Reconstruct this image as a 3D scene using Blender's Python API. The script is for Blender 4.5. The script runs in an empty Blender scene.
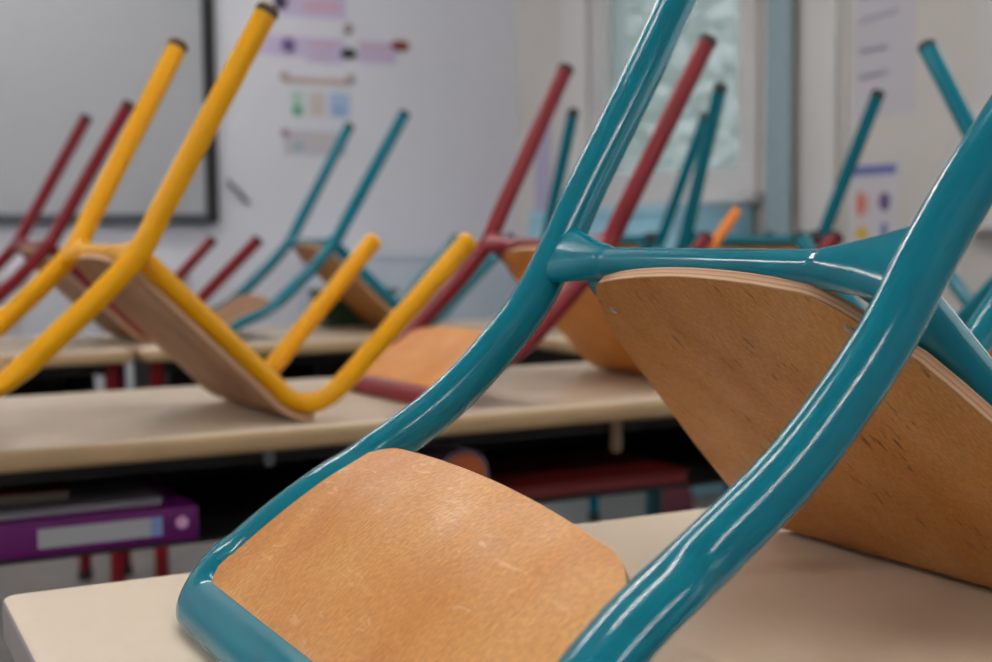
import bpy, bmesh, math, random
from mathutils import Vector, Matrix
from math import sin, cos, pi
random.seed(7)
SC = bpy.context.scene
COL = SC.collection

# ------------------------------------------------------------------ camera
# room frame: X runs along the desk rows, Y towards the board wall, Z up, floor at 0
DT = 0.62                                     # desk top height
TH, PITCH, ROLL, FPX = 0.4734, 0.0738, 0.0082, 1316.25
cam_d = bpy.data.cameras.new('camera')
cam = bpy.data.objects.new('camera', cam_d); COL.objects.link(cam); SC.camera = cam
cam_d.sensor_width = 36.0; cam_d.lens = FPX / 992 * 36.0
cam_d.clip_start = 0.02; cam_d.clip_end = 200
cam_d.dof.use_dof = True; cam_d.dof.focus_distance = 0.76; cam_d.dof.aperture_fstop = 6.5
f0 = Vector((sin(TH), cos(TH), 0)); r0 = Vector((cos(TH), -sin(TH), 0))
fw = f0 * cos(PITCH) - Vector((0, 0, 1)) * sin(PITCH)
up = f0 * sin(PITCH) + Vector((0, 0, 1)) * cos(PITCH)
rt = r0 * cos(ROLL) - up * sin(ROLL); up = r0 * sin(ROLL) + up * cos(ROLL)
M3 = Matrix((rt, up, -fw)).transposed()
cam.matrix_world = Matrix.Translation((0, 0, DT + 0.2482)) @ M3.to_4x4()

# ------------------------------------------------------------------ world, light, exposure
SC.view_settings.view_transform = 'Standard'; SC.view_settings.look = 'None'
SC.view_settings.gamma = 1.0; SC.view_settings.use_curve_mapping = False
SC.view_settings.exposure = 0.10
W = bpy.data.worlds.new('overcast_sky'); SC.world = W; W.use_nodes = True
bg = W.node_tree.nodes['Background']; bg.inputs[0].default_value = (0.82, 0.90, 1.0, 1); bg.inputs[1].default_value = 2.4
TUBE_POWER = 44.0                              # emission of the ceiling tubes

# ------------------------------------------------------------------ materials
def lin(c):
    return tuple(((v / 255 + 0.055) / 1.055) ** 2.4 if v / 255 > 0.04045 else v / 255 / 12.92 for v in c) + (1,)
def mat(name, col, rough=0.5, metal=0.0, coat=0.0, var=0.0, scale=20.0, bump=0.0, bscale=200.0, spec=0.5, stretch=(1, 1, 1)):
    m = bpy.data.materials.new(name); m.use_nodes = True; nt = m.node_tree
    b = nt.nodes['Principled BSDF']; c = lin(col)
    b.inputs['Base Color'].default_value = c; b.inputs['Roughness'].default_value = rough
    b.inputs['Metallic'].default_value = metal; b.inputs['Coat Weight'].default_value = coat
    b.inputs['Coat Roughness'].default_value = 0.06; b.inputs['Specular IOR Level'].default_value = spec
    tc = nt.nodes.new('ShaderNodeTexCoord'); mp = nt.nodes.new('ShaderNodeMapping')
    mp.inputs['Scale'].default_value = stretch; nt.links.new(tc.outputs['Object'], mp.inputs[0])
    if var:
        n = nt.nodes.new('ShaderNodeTexNoise'); n.inputs['Scale'].default_value = scale; n.inputs['Detail'].default_value = 5
        nt.links.new(mp.outputs[0], n.inputs['Vector'])
        r = nt.nodes.new('ShaderNodeMapRange'); r.inputs['From Min'].default_value = .3; r.inputs['From Max'].default_value = .7
        r.inputs['To Min'].default_value = 1 - var; r.inputs['To Max'].default_value = 1 + var
        nt.links.new(n.outputs['Fac'], r.inputs['Value'])
        mx = nt.nodes.new('ShaderNodeMix'); mx.data_type = 'RGBA'; mx.blend_type = 'MULTIPLY'; mx.inputs[0].default_value = 1
        mx.inputs[6].default_value = c; nt.links.new(r.outputs[0], mx.inputs[7]); nt.links.new(mx.outputs[2], b.inputs['Base Color'])
    if bump:
        n = nt.nodes.new('ShaderNodeTexNoise'); n.inputs['Scale'].default_value = bscale; n.inputs['Detail'].default_value = 3
        nt.links.new(mp.outputs[0], n.inputs['Vector'])
        bp = nt.nodes.new('ShaderNodeBump'); bp.inputs['Strength'].default_value = bump; bp.inputs['Distance'].default_value = 0.001
        nt.links.new(n.outputs['Fac'], bp.inputs['Height']); nt.links.new(bp.outputs[0], b.inputs['Normal'])
        if coat: nt.links.new(bp.outputs[0], b.inputs['Coat Normal'])
    return m

def wood_mat(name, base, dark, light, rough=0.35, flecks=True, coat=0.0, bump=0.25):
    """varnished beech veneer: UV x = across, y = along the grain, in metres"""
    m = bpy.data.materials.new(name); m.use_nodes = True; nt = m.node_tree; N = nt.nodes; L = nt.links
    b = N['Principled BSDF']; uv0 = N.new('ShaderNodeTexCoord'); uv = N.new('NodeReroute'); L.new(uv0.outputs['UV'], uv.inputs[0])
    def noise(sx, sy, detail, rot=0.0, dist=0.0):
        mp = N.new('ShaderNodeMapping'); mp.inputs['Scale'].default_value = (sx, sy, 1); mp.inputs['Rotation'].default_value = (0, 0, rot)
        L.new(uv.outputs[0], mp.inputs[0]); n = N.new('ShaderNodeTexNoise'); n.inputs['Scale'].default_value = 1
        n.inputs['Detail'].default_value = detail; n.inputs['Distortion'].default_value = dist; L.new(mp.outputs[0], n.inputs['Vector']); return n
    def ramp(src, stops):
        r = N.new('ShaderNodeValToRGB'); e = r.color_ramp.elements
        e[0].position, e[0].color = stops[0]; e[1].position, e[1].color = stops[-1]
        for p, c in stops[1:-1]:
            q = e.new(p); q.color = c
        L.new(src, r.inputs[0]); return r
    def mul(a, bb, fac=1.0, mode='MULTIPLY'):
        x = N.new('ShaderNodeMix'); x.data_type = 'RGBA'; x.blend_type = mode; x.inputs[0].default_value = fac
        L.new(a, x.inputs[6]); L.new(bb, x.inputs[7]); return x
    broad = ramp(noise(9, 4, 4, 0, .6).outputs['Fac'], [(.3, lin(dark)), (.52, lin(base)), (.72, lin(light))])
    fine = ramp(noise(700, 110, 3).outputs['Fac'], [(.36, (.66, .62, .56, 1)), (.64, (1.14, 1.14, 1.14, 1))])
    c = mul(broad.outputs[0], fine.outputs[0], .45 if flecks else .36)
    speck = ramp(noise(330, 260, 2, .3).outputs['Fac'], [(.42, (.72, .64, .52, 1)), (.58, (1.10, 1.10, 1.10, 1))])
    c = mul(c.outputs[2], speck.outputs[0], .35 if flecks else .36)
    if flecks:
        fl = ramp(noise(190, 45, 3, .3).outputs['Fac'], [(.60, (1, 1, 1, 1)), (.66, (.34, .26, .20, 1))])
        gate = ramp(noise(20, 14, 2, 1.).outputs['Fac'], [(.50, (0, 0, 0, 1)), (.60, (1, 1, 1, 1))])
        x = N.new('ShaderNodeMix'); x.data_type = 'RGBA'; x.blend_type = 'MULTIPLY'
        L.new(gate.outputs[0], x.inputs[0]); L.new(c.outputs[2], x.inputs[6]); L.new(fl.outputs[0], x.inputs[7]); c = x
    else:
        sc = ramp(noise(25, 120, 5, .9, 1.5).outputs['Fac'], [(.62, (0, 0, 0, 1)), (.74, (.20, .18, .15, 1))])
        c = mul(c.outputs[2], sc.outputs[0], .8, 'SCREEN')
    L.new(c.outputs[2], b.inputs['Base Color']); b.inputs['Coat Weight'].default_value = coat; b.inputs['Coat Roughness'].default_value = .28; b.inputs['Specular IOR Level'].default_value = .3
    rr = ramp(noise(40, 30, 4).outputs['Fac'], [(.3, (rough - .08,) * 3 + (1,)), (.7, (rough + .14,) * 3 + (1,))]); L.new(rr.outputs[0], b.inputs['Roughness'])
    bp = N.new('ShaderNodeBump'); bp.inputs['Strength'].default_value = bump; bp.inputs['Distance'].default_value = .0014
    L.new(noise(420, 260, 4, .4).outputs['Fac'], bp.inputs['Height']); L.new(bp.outputs[0], b.inputs['Normal'])
    return m

def edge_mat():
    m = bpy.data.materials.new('plywood_edge'); m.use_nodes = True; nt = m.node_tree; N = nt.nodes; L = nt.links
    b = N['Principled BSDF']; uv0 = N.new('ShaderNodeTexCoord'); uv = N.new('NodeReroute'); L.new(uv0.outputs['UV'], uv.inputs[0])
    sp = N.new('ShaderNodeSeparateXYZ'); L.new(uv.outputs[0], sp.inputs[0])
    mp = N.new('ShaderNodeMapping'); mp.inputs['Scale'].default_value = (60, 2, 1); L.new(uv.outputs[0], mp.inputs[0])
    n = N.new('ShaderNodeTexNoise'); n.inputs['Scale'].default_value = 1; n.inputs['Detail'].default_value = 4; L.new(mp.outputs[0], n.inputs['Vector'])
    a = N.new('ShaderNodeMath'); a.operation = 'MULTIPLY_ADD'; a.inputs[1].default_value = .16; L.new(n.outputs['Fac'], a.inputs[0]); L.new(sp.outputs['Y'], a.inputs[2])
    r = N.new('ShaderNodeValToRGB'); e = r.color_ramp.elements; r.color_ramp.interpolation = 'LINEAR'
    e[0].position = 0; e[0].color = lin((110, 78, 54)); e[1].position = 1; e[1].color = lin((196, 152, 116))
    for p, c in ((.14, (120, 84, 58)), (.24, (206, 162, 124)), (.42, (196, 152, 116)), (.5, (140, 102, 74)), (.58, (194, 150, 114)), (.8, (184, 142, 106)), (.9, (150, 112, 82))):
        q = e.new(p); q.color = lin(c)
    L.new(a.outputs[0], r.inputs[0]); L.new(r.outputs[0], b.inputs['Base Color']); b.inputs['Roughness'].default_value = .6
    return m

TEAL = mat('teal_enamel', (0, 108, 126), .13, coat=0, bump=.035, bscale=240, var=.02, scale=8, spec=.36)
YELLOW = mat('yellow_enamel', (226, 158, 0), .30, coat=0, spec=.25, bump=.04, bscale=140)
RED = mat('red_enamel', (116, 12, 26), .30, coat=0, spec=.28, bump=.04, bscale=140)
RUBBER = mat('dark_rubber', (38, 34, 36), .7)
BACK_PLY = wood_mat('beech_backrest', (204, 142, 74), (188, 118, 48), (214, 160, 98), .38, False)
SEAT_PLY = wood_mat('beech_seat', (186, 128, 62), (170, 108, 42), (196, 144, 84), .45, True, .0)
WARM_PLY = wood_mat('honey_beech', (208, 136, 48), (194, 120, 36), (218, 148, 60), .42, False, .0)
PALE_PLY = wood_mat('worn_beech', (156, 116, 82), (140, 98, 64), (178, 142, 112), .55, True, .0)
EDGE = edge_mat()
RIVET = mat('zinc_rivet', (150, 150, 152), .35, metal=.9)
LAM1 = mat('cream_laminate', (222, 204, 182), .42, var=.015, scale=60, bump=.12, bscale=900)
LAM2 = mat('beech_laminate', (206, 188, 166), .38, var=.09, scale=5, stretch=(1, 22, 1), bump=.05, bscale=300)
LIP1 = mat('grey_edge_band', (150, 142, 140), .5, var=.05, scale=30)
LIP2 = mat('wood_edge_band', (176, 146, 108), .5, var=.1, scale=8, stretch=(1, 10, 1))
BLACKM = mat('black_steel', (24, 23, 25), .5)
GREYM = mat('grey_steel', (140, 142, 146), .4, metal=.6)
WALLM = mat('white_wall_paint', (216, 216, 224), .75, var=.02, scale=3, bump=.2, bscale=250)
WALLR = mat('warm_white_paint', (208, 203, 199), .75, var=.02, scale=3, bump=.2, bscale=250)
TRIMM = mat('trim_paint', (214, 212, 210), .5)
FLOORM = mat('grey_vinyl_floor', (122, 116, 111), .42, var=.10, scale=14, bump=.05, bscale=80)
CEILM = mat('ceiling_tile', (226, 226, 224), .85, bump=.3, bscale=160)

# ------------------------------------------------------------------ helpers
def link(name, me, parent=None, mats=()):
    o = bpy.data.objects.new(name, me); COL.objects.link(o)
    for m in mats: me.materials.append(m)
    if parent: o.parent = parent
    return o
def bm_obj(name, bm, mats, parent=None, smooth=False):
    bmesh.ops.recalc_face_normals(bm, faces=bm.faces[:])
    me = bpy.data.meshes.new(name); bm.to_mesh(me); bm.free()
    if smooth:
        for p in me.polygons: p.use_smooth = True
        me.set_sharp_from_angle(angle=math.radians(40))
    return link(name, me, parent, mats if isinstance(mats, (list, tuple)) else (mats,))
def tag(o, label, cat, group=None, kind=None):
    if label: o['label'] = label
    if cat: o['category'] = cat
    if group: o['group'] = group
    if kind: o['kind'] = kind
    return o
def thing(name, label, cat, loc=(0, 0, 0), rz=0, group=None):
    o = bpy.data.objects.new(name, None); COL.objects.link(o); o.empty_display_size = .05
    o.location = loc; o.rotation_euler = (0, 0, rz); return tag(o, label, cat, group)
def box(bm, x0, y0, z0, x1, y1, z1, bev=0.0, seg=2, mi=0):
    r = bmesh.ops.create_cube(bm, size=1); vs = r['verts']
    for v in vs: v.co = Vector(((x0 + x1) / 2 + v.co.x * (x1 - x0), (y0 + y1) / 2 + v.co.y * (y1 - y0), (z0 + z1) / 2 + v.co.z * (z1 - z0)))
    fs = set(f for v in vs for f in v.link_faces)
    for f in fs: f.material_index = mi
    if bev:
        es = list(set(e for v in vs for e in v.link_edges))
        bmesh.ops.bevel(bm, geom=es, offset=bev, segments=seg, affect='EDGES', profile=.5)
    return bm
def boxo(name, c, m, parent=None, bev=0.0, seg=2):
    bm = bmesh.new(); box(bm, *c, bev=bev, seg=seg); return bm_obj(name, bm, m, parent, smooth=bev > 0)
def struct(o): o['kind'] = 'structure'; return o
def sweep(bm, pts, nrm, ra, rb, seg=20, mi=0):
    """tube through pts; rb is the radius along the hinted normal, ra across it"""
    P = [Vector(p) for p in pts]; n = len(P); rings = []
    for i in range(n):
        t = (P[min(i + 1, n - 1)] - P[max(i - 1, 0)]).normalized()
        nn = Vector(nrm[i]); nn = (nn - t * nn.dot(t)).normalized(); bb = t.cross(nn)
        rings.append([bm.verts.new(P[i] + bb * (cos(2 * pi * k / seg) * ra[i]) + nn * (sin(2 * pi * k / seg) * rb[i])) for k in range(seg)])
    for a, b in zip(rings, rings[1:]):
        for k in range(seg):
            f = bm.faces.new((a[k], a[(k + 1) % seg], b[(k + 1) % seg], b[k])); f.material_index = mi
    bm.faces.new(rings[0]); bm.faces.new(rings[-1][::-1])
def crom(P, n=10):
    P = [Vector(p) for p in P]; Q = [2 * P[0] - P[1]] + P + [2 * P[-1] - P[-2]]; o = []
    for i in range(1, len(Q) - 2):
        a, b, c, d = Q[i - 1:i + 3]
        for k in range(n):
            t = k / n; o.append(.5 * (2 * b + (c - a) * t + (2 * a - 5 * b + 4 * c - d) * t * t + (3 * b - a - 3 * c + d) * t ** 3))
    o.append(P[-1]); return o
def interp(x, xs, ys):
    if x <= xs[0]: return ys[0]
    for i in range(len(xs) - 1):
        if x <= xs[i + 1]: return ys[i] + (ys[i + 1] - ys[i]) * (x - xs[i]) / (xs[i + 1] - xs[i])
    return ys[-1]
def sstep(t): t = max(0, min(1, t)); return t * t * (3 - 2 * t)

def sheet(bm, mid, nrm, nu, nv, thick, flip=False):
    """curved plywood: mid(i,j)->point, nrm(i,j)->normal, i in 0..nu across, j in 0..nv along, with banded edges"""
    uvl = bm.loops.layers.uv.verify(); h = thick / 2; T = {}; B = {}; UV = {}
    for i in range(nu + 1):
        for j in range(nv + 1):
            p, uvc = mid(i / nu, j / nv); n = nrm(i / nu, j / nv)
            edge = i in (0, nu) or j in (0, nv)
            T[i, j] = bm.verts.new(p + n * h); B[i, j] = bm.verts.new(p - n * h); UV[i, j] = uvc
    for i in range(nu):
        for j in range(nv):
            for D, rev in ((T, False), (B, True)):
                ks = [(i, j), (i + 1, j), (i + 1, j + 1), (i, j + 1)]
                if rev: ks = ks[::-1]
                f = bm.faces.new([D[k] for k in ks])
                for lp, k in zip(f.loops, ks): lp[uvl].uv = UV[k]
    per = [(i, 0) for i in range(nu)] + [(nu, j) for j in range(nv)] + [(i, nv) for i in range(nu, 0, -1)] + [(0, j) for j in range(nv, 0, -1)]
    s = 0
    for a, b in zip(per, per[1:] + per[:1]):
        d = (T[a].co - T[b].co).length
        f = bm.faces.new((B[a], B[b], T[b], T[a])); f.material_index = 1
        for lp, c in zip(f.loops, ((s, 0), (s + d, 0), (s + d, 1), (s, 1))): lp[uvl].uv = c
        s += d

# ------------------------------------------------------------------ school chair, standing upside down on a desk
def school_chair(label, paint, ply_seat, ply_back, loc, rz, path, tip, F, Su, wR, wF, vJ=.233, seg=20, front_hw=.152, skew=0.0, group='upturned school chairs'):
    """local x = towards the seat front, y = left, z = above the desk; path = side tube (u, z, half width) from the joint down to the backrest end"""
    root = thing('school_chair', label, 'chair', (loc[0], loc[1], DT), rz, group)
    R = .0145
    Eu = path[-1][0]; upper = []
    if len(tip) == 3:                                  # straight leg, gently rounded into the back curve
        j, t3 = Vector(path[0]), Vector(tip); tip = (tip[0], tip[1], tip[2], [tuple(t3.lerp(j, .5)), tuple(j + (t3 - j).normalized() * .06)])
    if len(tip) > 3:
        allp = crom([tip[:3]] + list(tip[3]) + list(path), 12); k0 = 12 * (1 + len(tip[3])); side = allp[k0:]; upper = allp[:k0 + 1]
    # entries are Vectors (u, z, w)
    us = [p.x for p in side][::-1]; vs = [p.y for p in side][::-1]; wsd = [p.z for p in side][::-1]
    prof = lambda u: interp(u, us, vs); wid = lambda u: interp(u, us, wsd)
    def pn(u):                                         # outward normal of the back profile
        d = .01; t = Vector((2 * d, 0, prof(u + d) - prof(u - d))).normalized() if u - d > Eu else Vector((d, 0, prof(Eu + d) - prof(Eu))).normalized()
        return Vector((-t.z, 0, t.x))
    # --- rear legs
    for s in (-1, 1):
        bm = bmesh.new(); T = Vector((tip[0], s * tip[2], tip[1]))
        if len(tip) > 3: line = [Vector((p.x, s * p.z, p.y)) for p in upper]
        else: mid = Vector((path[0][0], s * path[0][2], path[0][1])); line = [T.lerp(mid, k / 8) for k in range(9)]
        line.append(Vector((side[1].x, s * side[1].z, side[1].y)))
        sweep(bm, line, [(-1, 0, .5)] * len(line), [R] * len(line), [R] * len(line), seg)
        lg = bm_obj('leg', bm, paint, root, True)
        d = (line[0] - line[1]).normalized(); bm = bmesh.new(); c = [line[0] - d * .009, line[0] - d * .002, line[0] + d * .003]
        sweep(bm, c, [(-1, 0, .5)] * 3, [R + .0008, R + .0008, R - .003], [R + .0008, R + .0008, R - .003], seg)
        bm_obj('foot_cap', bm, RUBBER, lg, True)
    # --- back frame: one bent tube, flattened where the plywood sits
    fs = lambda u: sstep((-u - .138) / .022)
    pts, nr, ra, rb = [], [], [], []
    rc = .024
    half = [p for p in side if p.x > Eu + rc]
    half = half[:-2]
    for p in half: pts.append(Vector((p.x, p.z, p.y))); nr.append(pn(p.x))
    wE = wid(Eu) + .003
    for k in range(0, 9):
        ph = k / 8 * pi / 2; u = Eu + rc * (1 - sin(ph)); pts.append(Vector((u, wE - rc * (1 - cos(ph)), prof(u)))); nr.append(pn(u))
    for k in range(1, 6): pts.append(Vector((Eu, (wE - rc) * (1 - k / 6), prof(Eu)))); nr.append(pn(Eu))
    full = pts + [Vector((Eu, 0, prof(Eu)))] + [Vector((p.x, -p.y, p.z)) for p in pts[::-1]]
    nr = nr + [pn(Eu)] + nr[::-1]
    for p in full:
        t = fs(p.x); ra.append(R + .0040 * t); rb.append(R - .0022 * t)
    bm = bmesh.new(); sweep(bm, full, nr, ra, rb, seg); bm_obj('back_frame', bm, paint, root, True)
    # --- backrest plywood
    hwb = wid(-.2) - .0135
    def bmid(q, p):
        q = 2 * q - 1; u0 = -.1415 - .009 * q * q - skew * 1.1 * q - .010 * max(0, (abs(q) - .80) / .20) ** 2.2; u1 = Eu + .006 + .012 * max(0, (abs(q) - .85) / .15) ** 2
        u = u0 + (u1 - u0) * p; l = q * (wid(u) - .0110)
        bul = .003 * (1 - q * q) * (1 - sstep((p - .3) / .7) * .85)
        return Vector((u, l, prof(u))) + pn(u) * (bul + .0042), (l, (u + .4) * 1.25)
    bm = bmesh.new(); sheet(bm, bmid, lambda q, p: pn(bmid(q, p)[0].x), 56, 20, .0075)
    bm_obj('backrest', bm, [ply_back, EDGE], root, True)
    # --- seat rails and crossbar
    J = Vector((0, 0, vJ)); face = Vector((Su, 0, vJ)) ; off = R + .008
    # slope of the seat: from the joint (raised by off above the sitting face) to the contact line
    ang = math.atan2(vJ - off * .74, Su + off * .4); d_s = Vector((cos(ang), 0, -sin(ang))); n_s = Vector((sin(ang), 0, cos(ang)))
    d_f = Vector((F[0] - Su, 0, F[1] - .02)).normalized()
    br = 1 if seg >= 40 else 1.9; L1 = Su / cos(ang) - .02 * br; A = J + d_s * L1; C = J + d_s * (L1 + .035 * br); C.z = max(C.z - .002, .0); Bp = C + d_f * .045 * br
    def bend(dz):
        C2 = Vector((C.x, 0, C.z + dz)); return [A.lerp(C2, k / 8).lerp(C2.lerp(Bp, k / 8), k / 8) for k in range(9)]
    bb = bend(0); dz = (off + .0005 - min(p.z for p in bb)) * 2
    bb = bend(dz)
    rail = [J + d_s * (L1 * k / 10) for k in range(10)] + bb
    bm = bmesh.new()
    for s in (-1, 1):
        pts = [Vector((p.x, s * wR, p.z)) for p in rail]
        b0 = [Vector((-.002, s * (wR - .045), vJ - .005)), Vector((-.001, s * (wR - .028), vJ - .005)), Vector((.004, s * (wR - .011), vJ - .007))]
        pts = b0 + pts[1:]; rr = [.0098, .0104, .0125] + [R * .97] * (len(pts) - 3)
        sweep(bm, pts, [n_s] * len(pts), rr, rr, seg)
    wj = path[0][2]; b_r = .0108 if seg >= 40 else .0122; ys = [-1, -.94, -.86, -.78, -.70, -.63, -.6, -.3, 0, .3, .6, .63, .70, .78, .86, .94, 1]
    tl = Vector((path[0][0] - path[1][0], 0, path[0][1] - path[1][1])).normalized()
    fl = lambda a: 0 if a < .615 else ((a - .615) / .385) ** 1.3
    bar = [Vector((-.002 - .002 * fl(abs(y)), y * (wj - .005), vJ - .005 * (1 - fl(abs(y))))) for y in ys]
    sweep(bm, bar, [tl] * len(bar), [b_r + .0012 * (abs(y) > .615) - .0045 * fl(abs(y)) for y in ys], [b_r + .0014 * (abs(y) > .615) + .0130 * fl(abs(y)) for y in ys], seg)
    sf = bm_obj('seat_frame', bm, paint, root, True)
    if seg >= 40:                                     # soften the welded corners of the sharp foreground chair
        rm = sf.modifiers.new('weld', 'REMESH'); rm.mode = 'VOXEL'; rm.voxel_size = .0016; rm.use_smooth_shade = True
        sm = sf.modifiers.new('soften', 'SMOOTH'); sm.factor = .5; sm.iterations = 14
    # --- front legs
    for s in (-1, 1):
        bm = bmesh.new(); a = Vector((rail[-1].x, s * wR, rail[-1].z)); b = Vector((F[0], s * wF, F[1]))
        a2 = Vector((rail[-2].x, s * wR, rail[-2].z))
        line = [a2] + [a.lerp(b, k / 8) for k in range(9)]
        sweep(bm, line, [(-1, 0, 1)] * 10, [R * .98] * 10, [R * .98] * 10, seg); lg = bm_obj('leg', bm, paint, root, True)
        d = (b - a).normalized(); bm = bmesh.new(); c = [b - d * .008, b - d * .002, b + d * .003]
        sweep(bm, c, [(-1, 0, 1)] * 3, [R + .0008, R + .0008, R - .003], [R + .0008, R + .0008, R - .003], seg)
        bm_obj('foot_cap', bm, paint if paint is YELLOW else RUBBER, lg, True)
    # --- seat plywood under the rails, following them into the front bend
    low = min(range(len(rail)), key=lambda k: rail[k].z)
    prf = [J - d_s * .04] + rail[:low + 1] + [Vector((rail[low].x + .010, 0, rail[low].z))]
    cum = [0]
    for a, b in zip(prf, prf[1:]): cum.append(cum[-1] + (b - a).length)
    Ls = cum[-1] - .04
    def at(s):
        s += .04
        for k in range(len(prf) - 1):
            if s <= cum[k + 1] or k == len(prf) - 2:
                t = (s - cum[k]) / (cum[k + 1] - cum[k]); return prf[k].lerp(prf[k + 1], t), (prf[k + 1] - prf[k]).normalized()
    def sn(s):
        a = at(max(-.04, s - .012))[0]; b = at(min(Ls, s + .012))[0]; t = (b - a).normalized(); return Vector((-t.z, 0, t.x))
    hwp = lambda s: interp(s, [-.03, .04, .08, .12, .20, .27, .34], [.128, .138, .138 + .2 * (front_hw - .138), .138 + .36 * (front_hw - .138), .138 + .72 * (front_hw - .138), .138 + .97 * (front_hw - .138), front_hw])
    def srow(q, p):
        s0 = -.008 + .018 * q * q + .045 * max(0, (abs(q) - .72) / .28) ** 2.2; s1 = Ls - .028 * max(0, (abs(q) - .8) / .2) ** 2.2
        return s0 + (s1 - s0) * p
    def smid(q, p):
        q = 2 * q - 1; s = srow(q, p); c = at(s)[0]; n = sn(s)
        return Vector((c.x, q * hwp(s), c.z)) - n * (R + .0042), (q * hwp(s), s)
    bm = bmesh.new(); sheet(bm, smid, lambda q, p: sn(srow(2 * q - 1, p)), 56, 30, .0078)
    st = bm_obj('seat', bm, [ply_seat, EDGE], root, True)
    for s, l in ((.030, .112), (.030, -.112), (.235, .135), (.235, -.135)):
        bm = bmesh.new(); n = sn(s); c = Vector((at(s)[0].x, l, at(s)[0].z)) - n * (R + .0042)
        sweep(bm, [c + n * .001, c - n * .0048, c - n * .0056], [(0, 1, 0)] * 3, [.0032, .0032, .0015], [.0032, .0032, .0015], 12)
        bm_obj('rivet', bm, RIVET, st, True)
    return root

GEN = [(0, .233, .1766), (-.04, .1885, .176), (-.08, .149, .175), (-.16, .0785, .172), (-.225, .0465, .163), (-.2817, .0140, .157)]
GT = (.1793, .5448, .1938)
def generic(label, paint, ps, pb, loc, rz, **k):
    return school_chair(label, paint, ps, pb, loc, rz, GEN, GT, (.4856, .2391), .2165, .147, .167, seg=16, **k)

# ------------------------------------------------------------------ room shell
def wall_with_holes(name, x0, x1, y0, y1, z0, z1, holes, m):
    """wall in the YZ plane, holes = (ya, yb, za, zb)"""
    bm = bmesh.new(); ys = sorted({y0, y1} | {h[0] for h in holes} | {h[1] for h in holes})
    for a, b in zip(ys, ys[1:]):
        hh = [h for h in holes if h[0] <= a and h[1] >= b]
        if hh:
            box(bm, x0, a, z0, x1, b, hh[0][2]); box(bm, x0, a, hh[0][3], x1, b, z1)
        else: box(bm, x0, a, z0, x1, b, z1)
    return struct(bm_obj(name, bm, m))
XL, XR, YB, YF, ZC = -4.2, 2.78, -3.2, 5.2, 2.75
fl = struct(boxo('floor', (XL - .2, YB - .2, -.1, XR + .2, YF + .2, 0), FLOORM))
ce = struct(boxo('ceiling', (XL - .2, YB - .2, ZC, XR + .2, YF + .2, ZC + .1), CEILM))
struct(boxo('wall_front', (XL, YF, 0, XR + .15, YF + .15, ZC), WALLM))
struct(boxo('wall_back', (XL, YB - .15, 0, XR + .15, YB, ZC), WALLM))
WIN = [(3.50, 4.54, 1.0, 2.45), (1.15, 2.57, .90, 2.45), (-.75, .80, .90, 2.45), (-2.7, -1.2, .90, 2.45)]
wall_with_holes('wall_right', XR, XR + .15, YB, YF, 0, ZC, WIN, WALLR)
WINL = [(-2.2, -.4, .95, 2.4), (.6, 2.4, .95, 2.4)]
wall_with_holes('wall_left', XL - .15, XL, YB, YF, 0, ZC, WINL, WALLM)
struct(boxo('baseboard_front', (XL, YF - .015, 0, XR, YF, .09), TRIMM))
struct(boxo('baseboard_right', (XR - .015, YB, 0, XR, YF, .09), TRIMM))

def glass_mat(name, col, clear, rough_tr=True):
    m = bpy.data.materials.new(name); m.use_nodes = True; nt = m.node_tree; N = nt.nodes; L = nt.links
    for n in list(N): N.remove(n)
    out = N.new('ShaderNodeOutputMaterial'); t = N.new('ShaderNodeBsdfTransparent'); t.inputs[0].default_value = (1, .98, .94, 1)
    d = N.new('ShaderNodeBsdfTranslucent'); d.inputs[0].default_value = lin(col)
    g = N.new('ShaderNodeBsdfGlossy'); g.inputs['Roughness'].default_value = .1
    a = N.new('ShaderNodeMixShader'); a.inputs[0].default_value = 1 - clear; L.new(t.outputs[0], a.inputs[1]); L.new(d.outputs[0], a.inputs[2])
    b = N.new('ShaderNodeMixShader'); b.inputs[0].default_value = .06; L.new(a.outputs[0], b.inputs[1]); L.new(g.outputs[0], b.inputs[2])
    L.new(b.outputs[0], out.inputs[0]); return m
FROST = glass_mat('frosted_glass', (150, 160, 160), .35)
CLEAR = glass_mat('clear_glass', (220, 230, 235), .92)
FRAMEM = mat('white_window_frame', (206, 204, 204), .4)
for i, (a, b, c, d) in enumerate(WIN):
    bm = bmesh.new(); t = .065 if i else .09; x0, x1 = XR - .02, XR + .07
    box(bm, x0, a, c, x1, a + t, d); box(bm, x0, b - t, c, x1, b, d); box(bm, x0, a + t, c, x1, b - t, c + t); box(bm, x0, a + t, d - t, x1, b - t, d)
    if i: box(bm, x0, (a + b) / 2 - .03, c + t, x1, (a + b) / 2 + .03, d - t)
    w = struct(bm_obj('window_%d' % (i + 1), bm, FRAMEM))
    boxo('window_pane', (XR + .02, a + t, c + t, XR + .026, b - t, d - t), FROST if i == 0 else CLEAR, w)
    boxo('window_sill', (XR - .07, a - .03, c - .035, XR - .001, b + .03, c - .002), FRAMEM, w, .004)
for i, (a, b, c, d) in enumerate(WINL):
    bm = bmesh.new(); t = .065; x0, x1 = XL - .07, XL + .02
    box(bm, x0, a, c, x1, a + t, d); box(bm, x0, b - t, c, x1, b, d); box(bm, x0, a + t, c, x1, b - t, c + t); box(bm, x0, a + t, d - t, x1, b - t, d)
    w = struct(bm_obj('window_%d' % (i + 5), bm, FRAMEM)); boxo('window_pane', (XL - .03, a + t, c + t, XL - .024, b - t, d - t), CLEAR, w)
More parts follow.
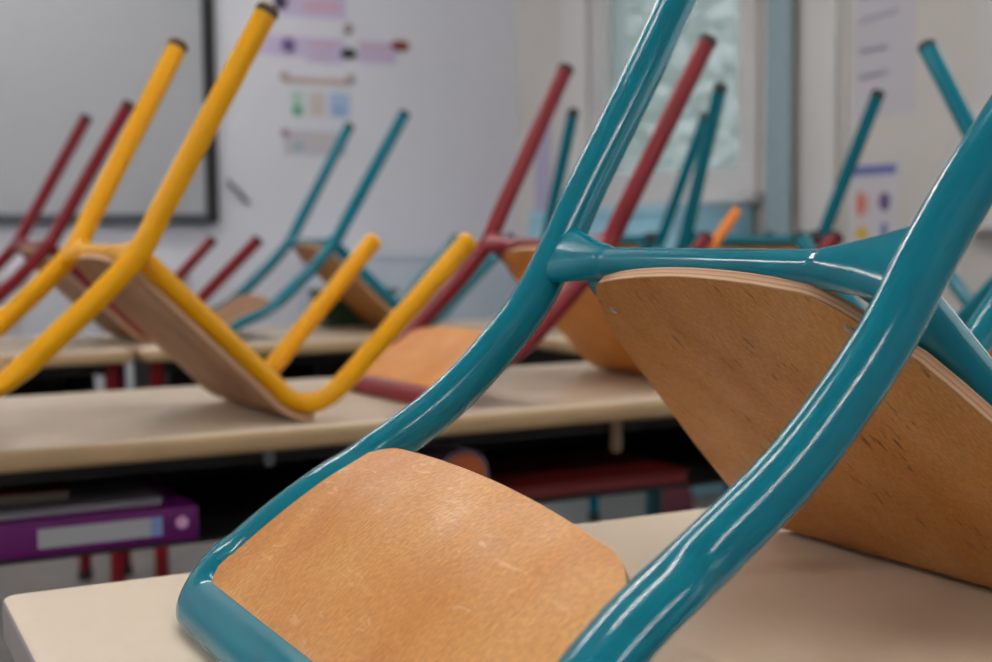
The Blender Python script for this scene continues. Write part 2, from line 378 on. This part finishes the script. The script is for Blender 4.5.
# boxed-in posts and casings on the window wall
struct(boxo('trim_1', (XR - .02, 3.12, 0, XR - .001, 3.27, ZC), TRIMM, bev=.003))
struct(boxo('trim_2', (XR - .04, 4.56, 0, XR - .001, 4.74, ZC), TRIMM, bev=.003))
struct(boxo('trim_3', (XR - .008, 3.085, 0, XR - .001, 3.105, ZC), WALLR, bev=.003))

# outside: lawn and hedge seen through the frosted pane
struct(boxo('ground', (XR + .3, -8, -.6, 14, 12, -.5), mat('lawn', (92, 110, 70), .9, var=.3, scale=6)))
bm = bmesh.new()
for k in range(9000):
    c = Vector((random.gauss(5.4, .35), random.uniform(4.5, 11.5), random.uniform(-.45, 4.4))); s = random.uniform(.05, .10)
    a = Vector((random.gauss(0, 1), random.gauss(0, 1), random.gauss(0, 1))).normalized(); b = a.orthogonal().normalized()
    bm.faces.new([bm.verts.new(c + a * s), bm.verts.new(c + b * s * .5), bm.verts.new(c - a * s), bm.verts.new(c - b * s * .5)])
hd = thing('hedge', 'leafy green hedge outside, blurred behind the frosted window pane', 'hedge', (5.4, 8, -.5))
bm.transform(Matrix.Translation((-5.4, -8, .5))); bm_obj('foliage', bm, mat('hedge_leaf', (120, 146, 96), .6, var=.3, scale=5), hd)
for yy in (-2.5, -.6, 1.2, 2.9):
    bm = bmesh.new(); sweep(bm, [(0, yy, 0), (.05, yy + .05, .8), (-.04, yy, 1.7)], [(1, 0, 0)] * 3, [.06, .05, .02], [.06, .05, .02], 10)
    bm_obj('stem', bm, mat('bark', (84, 66, 50), .9), hd, True)

# ceiling lights
def emis(name, col, s):
    m = bpy.data.materials.new(name); m.use_nodes = True; b = m.node_tree.nodes['Principled BSDF']
    b.inputs['Base Color'].default_value = (.9, .9, .9, 1); b.inputs['Emission Color'].default_value = col; b.inputs['Emission Strength'].default_value = s; return m
TUBEM = emis('fluorescent_tube', (1, .97, .93, 1), TUBE_POWER)
FIX = mat('white_fixture', (230, 230, 230), .4)
for k, (x, y) in enumerate(((-2.2, -1.2), (-2.2, 1.5), (-2.2, 4.0), (.55, -1.2), (.55, 1.5), (.55, 4.0))):
    t = thing('ceiling_light', 'white twin-tube strip light on the ceiling above the desks', 'ceiling light', (x, y, ZC), 0, 'ceiling strip lights')
    boxo('housing', (-.75, -.09, -.06, .75, .09, -.001), FIX, t, .006)
    for s in (-.045, .045):
        bm = bmesh.new(); n = [(0, 0, 1)] * 2; sweep(bm, [(-.72, s, -.079), (.72, s, -.079)], n, [.014] * 2, [.014] * 2, 12); bm_obj('tube', bm, TUBEM, t, True)

# ------------------------------------------------------------------ desks
def slab(bm, x0, y0, x1, y1, z0, z1, r=.02, e=.004, mi_side=1):
    pts = []
    for cx, cy, a0 in ((x1 - r, y1 - r, 0), (x0 + r, y1 - r, 90), (x0 + r, y0 + r, 180), (x1 - r, y0 + r, 270)):
        for k in range(7): a = math.radians(a0 + 15 * k); pts.append((cx + r * cos(a), cy + r * sin(a), cos(a), sin(a)))
    prof = []
    for k in range(5): a = pi / 2 * k / 4; prof.append((e * (1 - sin(a)), z0 + e * (1 - cos(a))))
    for k in range(5): a = pi / 2 * k / 4; prof.append((e * (1 - cos(a)), z1 - e * (1 - sin(a))))
    rings = [[bm.verts.new((p[0] - p[2] * o, p[1] - p[3] * o, z)) for p in pts] for o, z in prof]; n = len(pts)
    for i, (a, b) in enumerate(zip(rings, rings[1:])):
        for k in range(n):
            f = bm.faces.new((a[k], a[(k + 1) % n], b[(k + 1) % n], b[k])); f.material_index = mi_side if i < 7 else 0
    bm.faces.new(rings[0][::-1]); bm.faces.new(rings[-1])
def desk(label, x0, y0, x1, y1, lam, lip, legm, tray='y', thick=.030, r=.02, e=.004, group='classroom double desks'):
    cx, cy = (x0 + x1) / 2, (y0 + y1) / 2; t = thing('school_desk', label, 'desk', (cx, cy, 0), 0, group)
    X0, X1, Y0, Y1 = x0 - cx, x1 - cx, y0 - cy, y1 - cy
    bm = bmesh.new(); slab(bm, X0, Y0, X1, Y1, DT - thick, DT, r, e); top = bm_obj('tabletop', bm, [lam, lip], t, True)
    zt = DT - thick
    for sx in (-1, 1):
        for sy in (-1, 1):
            px = X0 + .042 if sx < 0 else X1 - .042; py = Y0 + .06 if sy < 0 else Y1 - .06
            bm = bmesh.new(); sweep(bm, [(px, py, zt - .001), (px, py, .02)], [(1, 0, 0)] * 2, [.016] * 2, [.016] * 2, 14)
            lg = bm_obj('leg', bm, legm, t, True)
            bm = bmesh.new(); sweep(bm, [(px, py, .025), (px, py, 0)], [(1, 0, 0)] * 2, [.019] * 2, [.019] * 2, 14); bm_obj('foot_cap', bm, RUBBER, lg, True)
    bm = bmesh.new()
    a, b = (X0 + .06, X1 - .06), (Y0 + .06, Y1 - .06)
    for yy in (b[0] + .05, b[1]): box(bm, a[0], yy - .01, zt - .03, a[1], yy + .01, zt - .001)
    for xx in a: box(bm, xx - .01, b[0], zt - .03, xx + .01, b[1], zt - .001)
    bm_obj('apron_frame', bm, BLACKM, t)
    # open book tray below the top
    bm = bmesh.new(); zb = DT - .144; u0, u1, v0, v1 = X0 + .075, X1 - .075, Y0 + .03, Y1 - .075
    box(bm, u0, v0, zb, u1, v1, zb + .003); box(bm, u0, v1 - .003, zb, u1, v1, zt - .031); box(bm, u0, v0 + .05, zb, u0 + .003, v1, zt - .031); box(bm, u1 - .003, v0 + .05, zb, u1, v1, zt - .031)
    box(bm, -.003, v0 + .06, zb, .003, v1, zt - .002)
    bm_obj('book_tray', bm, BLACKM, t)
    return t
d1 = desk('cream laminate desk with grey edge in the foreground, under the large teal chair', .102, .40, 1.50, .960, LAM1, LIP1, mat('dark_grey_enamel', (60, 62, 66), .4), r=.012)
d2 = desk('beech laminate desk in the second row, under the yellow chair', -.02, 1.625, 1.47, 2.18, LAM2, LIP2, mat('desk_teal_enamel', (20, 92, 100), .4), r=.025, e=.010)
d3 = desk('beech laminate desk at far left of the third row, under a red chair', -.07, 2.93, .610, 3.47, LAM2, LIP2, RED, r=.025, e=.010)
d6 = desk('beech laminate desk in the third row, under the farthest teal chair', .625, 2.93, 1.50, 3.47, LAM2, LIP2, RED, r=.025, e=.010)
d4 = desk('beech laminate desk at right angles to the rows, beside the window wall', 1.53, 2.00, 2.09, 3.42, LAM2, LIP2, TEAL, r=.025, e=.010)
d5 = desk('beech laminate desk at the right, under the teal chair leaning left', 1.53, .58, 2.09, 1.985, LAM2, LIP2, TEAL, r=.025, e=.010)

# ------------------------------------------------------------------ chairs
P1 = [(0, .2350, .1715), (-.03, .1915, .170), (-.08, .1425, .171), (-.13, .1084, .173), (-.18, .0815, .180), (-.225, .0490, .188), (-.263, .0156, .193)]
school_chair('large teal chair upside down on the nearest desk, sharp in the foreground', TEAL, SEAT_PLY, BACK_PLY, (.474, .646), .0303,
             P1, (.222, .548, .233, [(.17, .4806, .219), (.09, .367, .195), (.03, .2821, .179)]), (.500, .2391), .234, .138, .160, .233, 40, front_hw=.206, skew=-.009)
P2 = [(0, .2313, .157), (-.04, .1880, .157), (-.08, .1505, .157), (-.16, .0824, .157), (-.225, .0510, .156), (-.2816, .0140, .1556)]
school_chair('yellow chair upside down on the second desk', YELLOW, PALE_PLY, PALE_PLY, (.335, 1.785), .0804,
             P2, (.1662, .5331, .1741), (.4705, .2396), .2077, .128, .150, .231, 20, front_hw=.146)
generic('red chair upside down at far left, behind the yellow chair', RED, PALE_PLY, PALE_PLY, (.437, 3.195), .063)
generic('teal chair upside down on the farthest desk, in front of the white wall', TEAL, SEAT_PLY, PALE_PLY, (1.109, 3.185), -.009)
generic('red chair upside down on the second desk, with orange-brown plywood, behind the large teal chair', RED, WARM_PLY, WARM_PLY, (1.041, 1.861), .074)
generic('teal chair upside down in front of the frosted window, its seat towards the camera', TEAL, SEAT_PLY, PALE_PLY, (1.842, 2.962), -1.593)
generic('teal chair upside down with one leg in front of the blue-titled poster', TEAL, SEAT_PLY, PALE_PLY, (1.864, 2.364), -1.683)
generic('teal chair upside down at far right, its leg leaning to the left', TEAL, WARM_PLY, WARM_PLY, (1.80, 1.425), 1.66)

# ------------------------------------------------------------------ board and papers on the front wall
BOARD = mat('grey_board', (162, 164, 169), .38, var=.03, scale=1.5)
t = thing('whiteboard', 'large grey projection board with black frame on the front wall', 'whiteboard', (-.2, YF, DT + .3))
boxo('board_panel', (-2.2, -.03, .035, 1.565, -.002, 1.35), BOARD, t)
bm = bmesh.new(); box(bm, 1.565, -.04, 0, 1.615, -.002, 1.385); box(bm, -2.25, -.04, 0, -2.2, -.002, 1.385); box(bm, -2.2, -.04, 1.35, 1.565, -.002, 1.385)
bm_obj('board_frame', bm, mat('black_frame', (22, 22, 26), .4), t)
boxo('pen_ledge', (-2.2, -.06, -.005, 1.565, -.002, .035), mat('dark_grey_ledge', (72, 74, 82), .4), t, .004)
PAPER = mat('white_paper', (212, 208, 220), .7)
def cm(n, c): return mat(n, c, .6)
def note(name, label, cat, x0, x1, z0, z1, m, marks=(), group=None, dep=.0015, round_=False):
    """paper on the front wall; marks = (fraction box, material, name)"""
    o = thing(name, label, cat, ((x0 + x1) / 2, YF - .0005, DT + (z0 + z1) / 2), 0, group); w, h = x1 - x0, z1 - z0
    boxo('sheet', (-w / 2, -dep, -h / 2, w / 2, 0, h / 2), m, o)
    for k, (a, b, c, d, mm, nm) in enumerate(marks):
        boxo(nm, (-w / 2 + a * w, -dep - .001 - .0003 * k, -h / 2 + c * h, -w / 2 + b * w, -dep, -h / 2 + d * h), mm, o)
    return o
def disc(name, label, cat, x, z, rx, rz_, m, th=.012):
    bm = bmesh.new(); sweep(bm, [(0, 0, 0), (0, -th * .7, 0), (0, -th, 0)], [(0, 0, 1)] * 3, [rx, rx, rx * .8], [rz_, rz_, rz_ * .8], 20)
    o = bm_obj(name, bm, m, None, True); o.location = (x, YF - .001, DT + z); return tag(o, label, cat)
LAV, PINK = cm('lavender_paper', (196, 184, 214)), cm('pink_ink', (206, 168, 190))
note('paper_note', 'pale lavender note at the top of the front wall', 'paper', 1.70, 1.98, 1.135, 1.27, LAV, ((.35, .9, .2, .5, PINK, 'writing'),))
disc('magnet', 'dark purple magnet at the top beside the yellow leg tip', 'magnet', 1.695, 1.19, .028, .032, cm('dark_purple', (62, 46, 78)))
disc('magnet', 'grey-brown magnet below the top lavender note', 'magnet', 1.985, 1.10, .020, .022, cm('grey_brown', (160, 146, 146)))
note('paper_note', 'lavender paper strip holding the purple magnet', 'paper', 1.60, 1.80, .975, 1.055, LAV)
disc('magnet', 'round violet magnet on the lavender strip', 'magnet', 1.725, 1.018, .030, .028, cm('violet', (108, 84, 140)))
note('paper_note', 'lavender paper strip with pink writing beside the black magnet', 'paper', 1.80, 1.97, .955, 1.055, LAV, ((.05, .75, .62, .82, PINK, 'writing'), (.1, .7, .2, .3, PINK, 'writing')))
disc('magnet', 'black oval magnet on the front wall', 'magnet', 1.985, .998, .036, .022, cm('black_plastic', (50, 52, 56)))
note('paper_note', 'lavender paper strip with pink lines beside the red-brown magnet', 'paper', 2.03, 2.20, .965, 1.055, LAV, ((.05, .8, .62, .80, PINK, 'writing'), (.1, .9, .2, .3, PINK, 'writing')))
disc('magnet', 'red-brown oval magnet, rightmost on the front wall', 'magnet', 2.218, 1.043, .042, .024, cm('red_brown', (134, 62, 44)))
GB = cm('grey_beige', (174, 160, 158))
o = note('paper_strip', 'grey-beige title strip above the three coloured cards', 'paper', 1.71, 1.99, .865, .892, cm('beige_strip', (190, 172, 168)))
disc('magnet', 'grey magnet at the left end of the title strip', 'magnet', 1.705, .893, .022, .02, GB)
disc('magnet', 'grey magnet at the right end of the title strip', 'magnet', 1.99, .893, .022, .02, GB)
GR = cm('soft_green', (92, 160, 122))
note('picture_card', 'pale green card with a green spot, left of the three cards', 'card', 1.735, 1.787, .735, .835, cm('pale_green', (170, 202, 190)), ((.1, .9, .0, .4, GR, 'picture'),))
note('picture_card', 'cream card, middle of the three cards', 'card', 1.808, 1.878, .735, .835, cm('cream_card', (200, 192, 188)), ((.2, .8, .3, .4, cm('peach', (204, 182, 164)), 'picture'),))
note('picture_card', 'pale blue card, right of the three cards', 'card', 1.900, 1.988, .735, .835, cm('pale_blue', (166, 186, 216)), ((.15, .75, .05, .45, cm('mid_blue', (140, 170, 208)), 'picture'),))
note('paper_note', 'pale paper with faint blue spots below the three cards', 'paper', 1.70, 1.97, .575, .675, cm('pale_grey_paper', (190, 186, 194)), ((.15, .3, .2, .5, cm('grey_blue', (150, 172, 190)), 'picture'), (.4, .8, .65, .75, cm('peach2', (200, 184, 176)), 'writing'), (.82, .98, .2, .5, cm('pale_blue2', (150, 178, 214)), 'picture')))
disc('magnet', 'mauve magnet on the corner of the lowest paper', 'magnet', 1.705, .665, .018, .016, cm('mauve', (150, 128, 140)))
bm = bmesh.new(); sweep(bm, crom([(0, 0, .04), (.01, -.03, .015), (.035, -.03, 0), (.06, -.02, -.03), (.08, -.02, -.042)], 6), [(0, -1, .1)] * 25, [.010] * 25, [.010] * 25, 10)
o = bm_obj('wall_hook', bm, cm('hook_grey', (132, 134, 144)), None, True); o.location = (1.465, YF + .003, DT + .43); tag(o, 'small grey hook on the white wall beside the board', 'hook')

# papers on the window wall
def rnote(name, label, cat, y0, y1, z0, z1, m, marks=()):
    o = thing(name, label, cat, (XR - .0005, (y0 + y1) / 2, DT + (z0 + z1) / 2)); w, h = y1 - y0, z1 - z0
    boxo('sheet', (-.0015, -w / 2, -h / 2, 0, w / 2, h / 2), m, o)
    for k, (a, b, c, d, mm, nm) in enumerate(marks):      # a, b run from the left edge as seen from the room
        boxo(nm, (-.0026 - .0003 * k, w / 2 - b * w, -h / 2 + c * h, -.0015, w / 2 - a * w, -h / 2 + d * h), mm, o)
    return o
INK = cm('purple_ink', (164, 158, 184))
o = thing('wall_chart', 'tall white sheet with faint handwriting on the window wall', 'chart', (XR - .0005, 2.935, DT + .80))
boxo('sheet', (-.0015, -.125, -.215, 0, .125, .40), cm('chart_paper', (198, 194, 202)), o)
bm = bmesh.new()
for r, (z, l, a) in enumerate(((.30, .17, .02), (.215, .19, .035), (.135, .10, .01), (.065, .16, .015), (-.02, .12, .0), (-.10, .13, .01))):
    pts = [Vector((-.003, .10 - l * k / 40, z + a * k / 40 + .010 * sin(k * 1.9 + r) * (1 - .3 * sin(k * .7)))) for k in range(41)]
    sweep(bm, pts, [(1, 0, 0)] * 41, [.0022] * 41, [.0010] * 41, 6)
bm_obj('handwriting', bm, INK, o)
BLU = cm('ink_blue', (108, 116, 172))
o = rnote('poster', 'white poster with a blue title bar and small coloured pictures on the window wall', 'poster', 2.862, 3.072, .14, .455, cm('poster_paper', (206, 202, 208)), ((.02, .93, .86, .955, BLU, 'title_bar'), (.16, .30, .55, .62, cm('orange_red', (206, 112, 88)), 'picture')))
def blob(y, z, ry, rz_, m, nm='picture'):
    bm = bmesh.new(); sweep(bm, [(0, 0, 0), (-.0012, 0, 0)], [(0, 0, 1)] * 2, [ry] * 2, [rz_] * 2, 14); b = bm_obj(nm, bm, m, o, True); b.location = (-.0022, y, z)
blob(.056, .030, .016, .040, cm('coral', (204, 108, 90))); blob(.048, -.058, .026, .022, cm('sun_yellow', (214, 176, 62))); blob(-.045, .035, .024, .028, cm('plum', (104, 84, 128)))
blob(-.045, -.05, .014, .026, BLU); blob(.03, .03, .01, .03, cm('blush', (208, 160, 150)))
rnote('paper_strip', 'tall lavender paper near the room corner, left of the window', 'paper', 4.90, 5.04, .15, .72, cm('lilac_paper', (178, 172, 198)))

# narrow pale-blue curtain beside the frosted window
def curtain(name, label, y0, y1, z0, z1, m):
    bm = bmesh.new(); n = 48; F_, B_ = [], []
    for k in range(n + 1):
        y = y0 + (y1 - y0) * k / n; x = XR - .045 + .014 * sin(k / n * 2 * pi * 4)
        F_.append((bm.verts.new((x, y, z0)), bm.verts.new((x, y, z1)))); B_.append((bm.verts.new((x + .003, y, z0)), bm.verts.new((x + .003, y, z1))))
    for k in range(n):
        bm.faces.new((F_[k][0], F_[k + 1][0], F_[k + 1][1], F_[k][1])); bm.faces.new((B_[k + 1][0], B_[k][0], B_[k][1], B_[k + 1][1]))
        bm.faces.new((F_[k][1], F_[k + 1][1], B_[k + 1][1], B_[k][1])); bm.faces.new((F_[k + 1][0], F_[k][0], B_[k][0], B_[k + 1][0]))
    bm.faces.new((F_[0][0], F_[0][1], B_[0][1], B_[0][0])); bm.faces.new((F_[n][1], F_[n][0], B_[n][0], B_[n][1]))
    c = bm_obj(name, bm, m, None, True); return tag(c, label, 'curtain')
curtain('curtain', 'narrow pale blue curtain hanging right of the frosted window', 3.30, 3.40, .05, 2.5, mat('pale_blue_cloth', (172, 194, 202), .8, var=.05, scale=30))
struct(boxo('gap_shade_strip', (XR - .025, 3.41, 0, XR - .001, 3.445, ZC), mat('painted_gap_shade', (112, 118, 134), .5), bev=.002))  # dark strip painted in for the shadow gap beside the window frame

# low cabinets along the walls
def low_cabinet(label, x0, y0, x1, y1, h, body, top, front='x', n=3):
    t = thing('low_cabinet', label, 'cabinet', ((x0 + x1) / 2, (y0 + y1) / 2, 0)); a, b = (x1 - x0) / 2, (y1 - y0) / 2
    boxo('body', (-a, -b, .0, a, b, h - .03), body, t, .003); boxo('cabinet_top', (-a - .01 if front == 'x' else -a, -b if front == 'x' else -b - .01, h - .03, a, b, h), top, t, .004)
    for k in range(n):
        if front == 'x':
            c = (-a - .016, -b + 2 * b * k / n + .006, .08, -a - .0005, -b + 2 * b * (k + 1) / n - .006, h - .045); hc = (-a - .03, c[4] - .06, h / 2 - .05, -a - .0165, c[4] - .045, h / 2 + .05)
        else:
            c = (-a + 2 * a * k / n + .006, -b - .016, .08, -a + 2 * a * (k + 1) / n - .006, -b - .0005, h - .045); hc = (c[3] - .06, -b - .03, h / 2 - .05, c[3] - .045, -b - .0165, h / 2 + .05)
        d = boxo('door', c, body, t, .002); boxo('handle', hc, GREYM, d, .002)
    return t
low_cabinet('pale blue low cabinet under the frosted window', XR - .32, 3.50, XR - .03, 4.50, .955, mat('sky_blue_laminate', (146, 196, 216), .45), mat('blue_top', (160, 206, 224), .4))
low_cabinet('white low cabinet along the front wall', 1.75, YF - .40, XR - .03, YF - .03, .80, mat('white_laminate', (196, 204, 216), .5), mat('white_top', (206, 212, 222), .45), 'y', 2)
low_cabinet('grey-white low cabinet under the board', -.6, YF - .42, 1.2, YF - .08, .74, mat('grey_laminate', (176, 178, 184), .5), mat('grey_top', (188, 190, 196), .45), 'y', 3)

# green storage crate on the far desk and one behind
def crate(label, x, y, z, w, d, h, m):
    t = thing('storage_crate', label, 'crate', (x, y, z)); bm = bmesh.new(); e = .004
    box(bm, -w / 2, -d / 2, 0, w / 2, d / 2, e); box(bm, -w / 2, -d / 2, e, -w / 2 + e, d / 2, h); box(bm, w / 2 - e, -d / 2, e, w / 2, d / 2, h)
    box(bm, -w / 2 + e, -d / 2, e, w / 2 - e, -d / 2 + e, h); box(bm, -w / 2 + e, d / 2 - e, e, w / 2 - e, d / 2, h); bm_obj('bin', bm, m, t)
    bm = bmesh.new()
    for c in ((-w / 2 - .008, -d / 2 - .008, w / 2 + .008, -d / 2), (-w / 2 - .008, d / 2, w / 2 + .008, d / 2 + .008), (-w / 2 - .008, -d / 2, -w / 2, d / 2), (w / 2, -d / 2, w / 2 + .008, d / 2)): box(bm, c[0], c[1], h - .012, c[2], c[3], h)
    bm_obj('rim', bm, m, t)
crate('dark green crate on the farthest desk, behind the upturned teal chair', 1.30, 3.40, DT, .20, .12, .10, mat('dark_green_plastic', (30, 62, 40), .5))

# ------------------------------------------------------------------ things in and around the second desk
ZT = DT - .1405  # binder, books and folder: colours darkened for the shade under the top
t = thing('ring_binder', 'purple ring binder lying in the book tray of the second desk', 'binder', (.245, 1.665, ZT), 0)
PUR = mat('purple_board', (94, 3, 94), .45)
boxo('cover', (-.19, 0, 0, .174, .27, .003), PUR, t, .001)
boxo('cover', (-.19, 0, .040, .174, .27, .043), PUR, t, .001)
sp = boxo('spine', (-.19, -.003, 0, .174, .0, .043), PUR, t, .001)
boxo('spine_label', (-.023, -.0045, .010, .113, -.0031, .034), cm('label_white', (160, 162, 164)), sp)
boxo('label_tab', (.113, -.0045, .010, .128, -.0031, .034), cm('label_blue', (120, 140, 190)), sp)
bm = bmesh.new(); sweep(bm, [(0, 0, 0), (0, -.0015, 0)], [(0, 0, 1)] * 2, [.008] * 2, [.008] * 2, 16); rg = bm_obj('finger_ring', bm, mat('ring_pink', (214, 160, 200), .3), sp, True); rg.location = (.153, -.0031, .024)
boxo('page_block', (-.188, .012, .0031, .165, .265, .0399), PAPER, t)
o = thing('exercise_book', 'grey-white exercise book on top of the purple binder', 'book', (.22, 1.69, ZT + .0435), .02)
boxo('pages', (-.16, 0, .0005, .16, .22, .008), mat('shaded_paper', (120, 116, 120), .7), o); boxo('cover', (-.162, -.001, .008, .162, .222, .0095), mat('grey_cover', (100, 96, 104), .5), o)
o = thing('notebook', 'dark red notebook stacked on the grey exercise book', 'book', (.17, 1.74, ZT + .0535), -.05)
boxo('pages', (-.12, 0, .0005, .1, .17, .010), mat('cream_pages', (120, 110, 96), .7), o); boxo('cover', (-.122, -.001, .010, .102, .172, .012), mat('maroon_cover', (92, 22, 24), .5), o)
o = thing('folder', 'long red folder lying in the book tray, right half of the second desk', 'folder', (1.035, 1.67, ZT), .0)
boxo('cover', (-.165, 0, 0, .16, .24, .003), mat('red_card', (96, 12, 14), .5), o, .001); boxo('cover', (-.165, 0, .016, .16, .24, .019), mat('red_card', (96, 12, 14), .5), o, .001); boxo('pages', (-.16, .004, .0032, .155, .235, .0158), mat('red_pages', (110, 34, 34), .7), o)
t = thing('round_tin', 'round orange-brown tin lying on its side in the tray of the second desk', 'tin', (.812, 1.69, ZT + .0405))
bm = bmesh.new(); sweep(bm, [(0, .004, 0), (0, .10, 0)], [(0, 0, 1)] * 2, [.038] * 2, [.038] * 2, 32); bm_obj('body', bm, mat('tin_grey', (96, 84, 100), .4), t, True)
bm = bmesh.new(); sweep(bm, [(0, .004, 0), (0, 0, 0)], [(0, 0, 1)] * 2, [.040] * 2, [.040] * 2, 32); bm_obj('rim', bm, mat('tin_rim', (120, 100, 116), .4), t, True)
bm = bmesh.new(); sweep(bm, [(0, 0, 0), (0, -.002, 0)], [(0, 0, 1)] * 2, [.034] * 2, [.034] * 2, 32); bm_obj('lid', bm, mat('tin_orange', (170, 84, 36), .5), t, True)
# desk fittings: a hanging hook below the second desk top and a light post
for n_, (x, y, z0, z1, m, r) in {'hook_bracket': (.520, 1.68, DT - .058, DT - .028, GREYM, .008), 'tray_post': (1.089, 1.72, DT - .092, DT - .028, mat('pale_wood_post', (176, 150, 120), .6), .010)}.items():
    bm = bmesh.new(); sweep(bm, [(x - .725, y - 1.9025, z1), (x - .725, y - 1.9025, z0 + .006), (x - .725, y - 1.9025, z0)], [(1, 0, 0)] * 3, [r, r, r * .6], [r, r, r * .6], 14); bm_obj(n_, bm, m, d2, True)

# orange tube added in place of a chair leg, behind the red chair's leg
a, b = Vector((1.36, 2.085, DT + .012)), Vector((1.60, 2.085, DT + .290)); bm = bmesh.new(); sweep(bm, [(0, 0, 0), b - a], [(0, 1, 0)] * 2, [.0105] * 2, [.0105] * 2, 16)
o = bm_obj('leg_stand_in', bm, mat('orange_stand_in', (232, 128, 30), .5), None, True); o.location = a; tag(o, 'short orange tube standing in for a chair leg, between the teal and red chair legs', 'tube')

# small pink pouch standing on the floor beyond the second desk
t = thing('pouch', 'small dusty pink pouch on the floor beyond the second desk', 'pouch', (2.30, 3.30, 0), -.4)
bm = bmesh.new(); pr = ((0, .050, .030), (.01, .060, .036), (.05, .062, .034), (.09, .052, .022), (.115, .046, .008), (.12, .044, .003))
sweep(bm, [(0, 0, z) for z, a, b in pr], [(0, 1, 0)] * len(pr), [a for z, a, b in pr], [b for z, a, b in pr], 24); bm_obj('bag', bm, mat('dusty_pink', (132, 74, 88), .8, var=.08), t, True)
bm = bmesh.new(); sweep(bm, crom([(-.04, 0, .115), (-.02, .002, .145), (.02, .002, .145), (.04, 0, .115)], 6), [(0, 1, 0)] * 19, [.004] * 19, [.004] * 19, 8); bm_obj('strap', bm, mat('dusty_pink_strap', (120, 66, 80), .8), t, True)
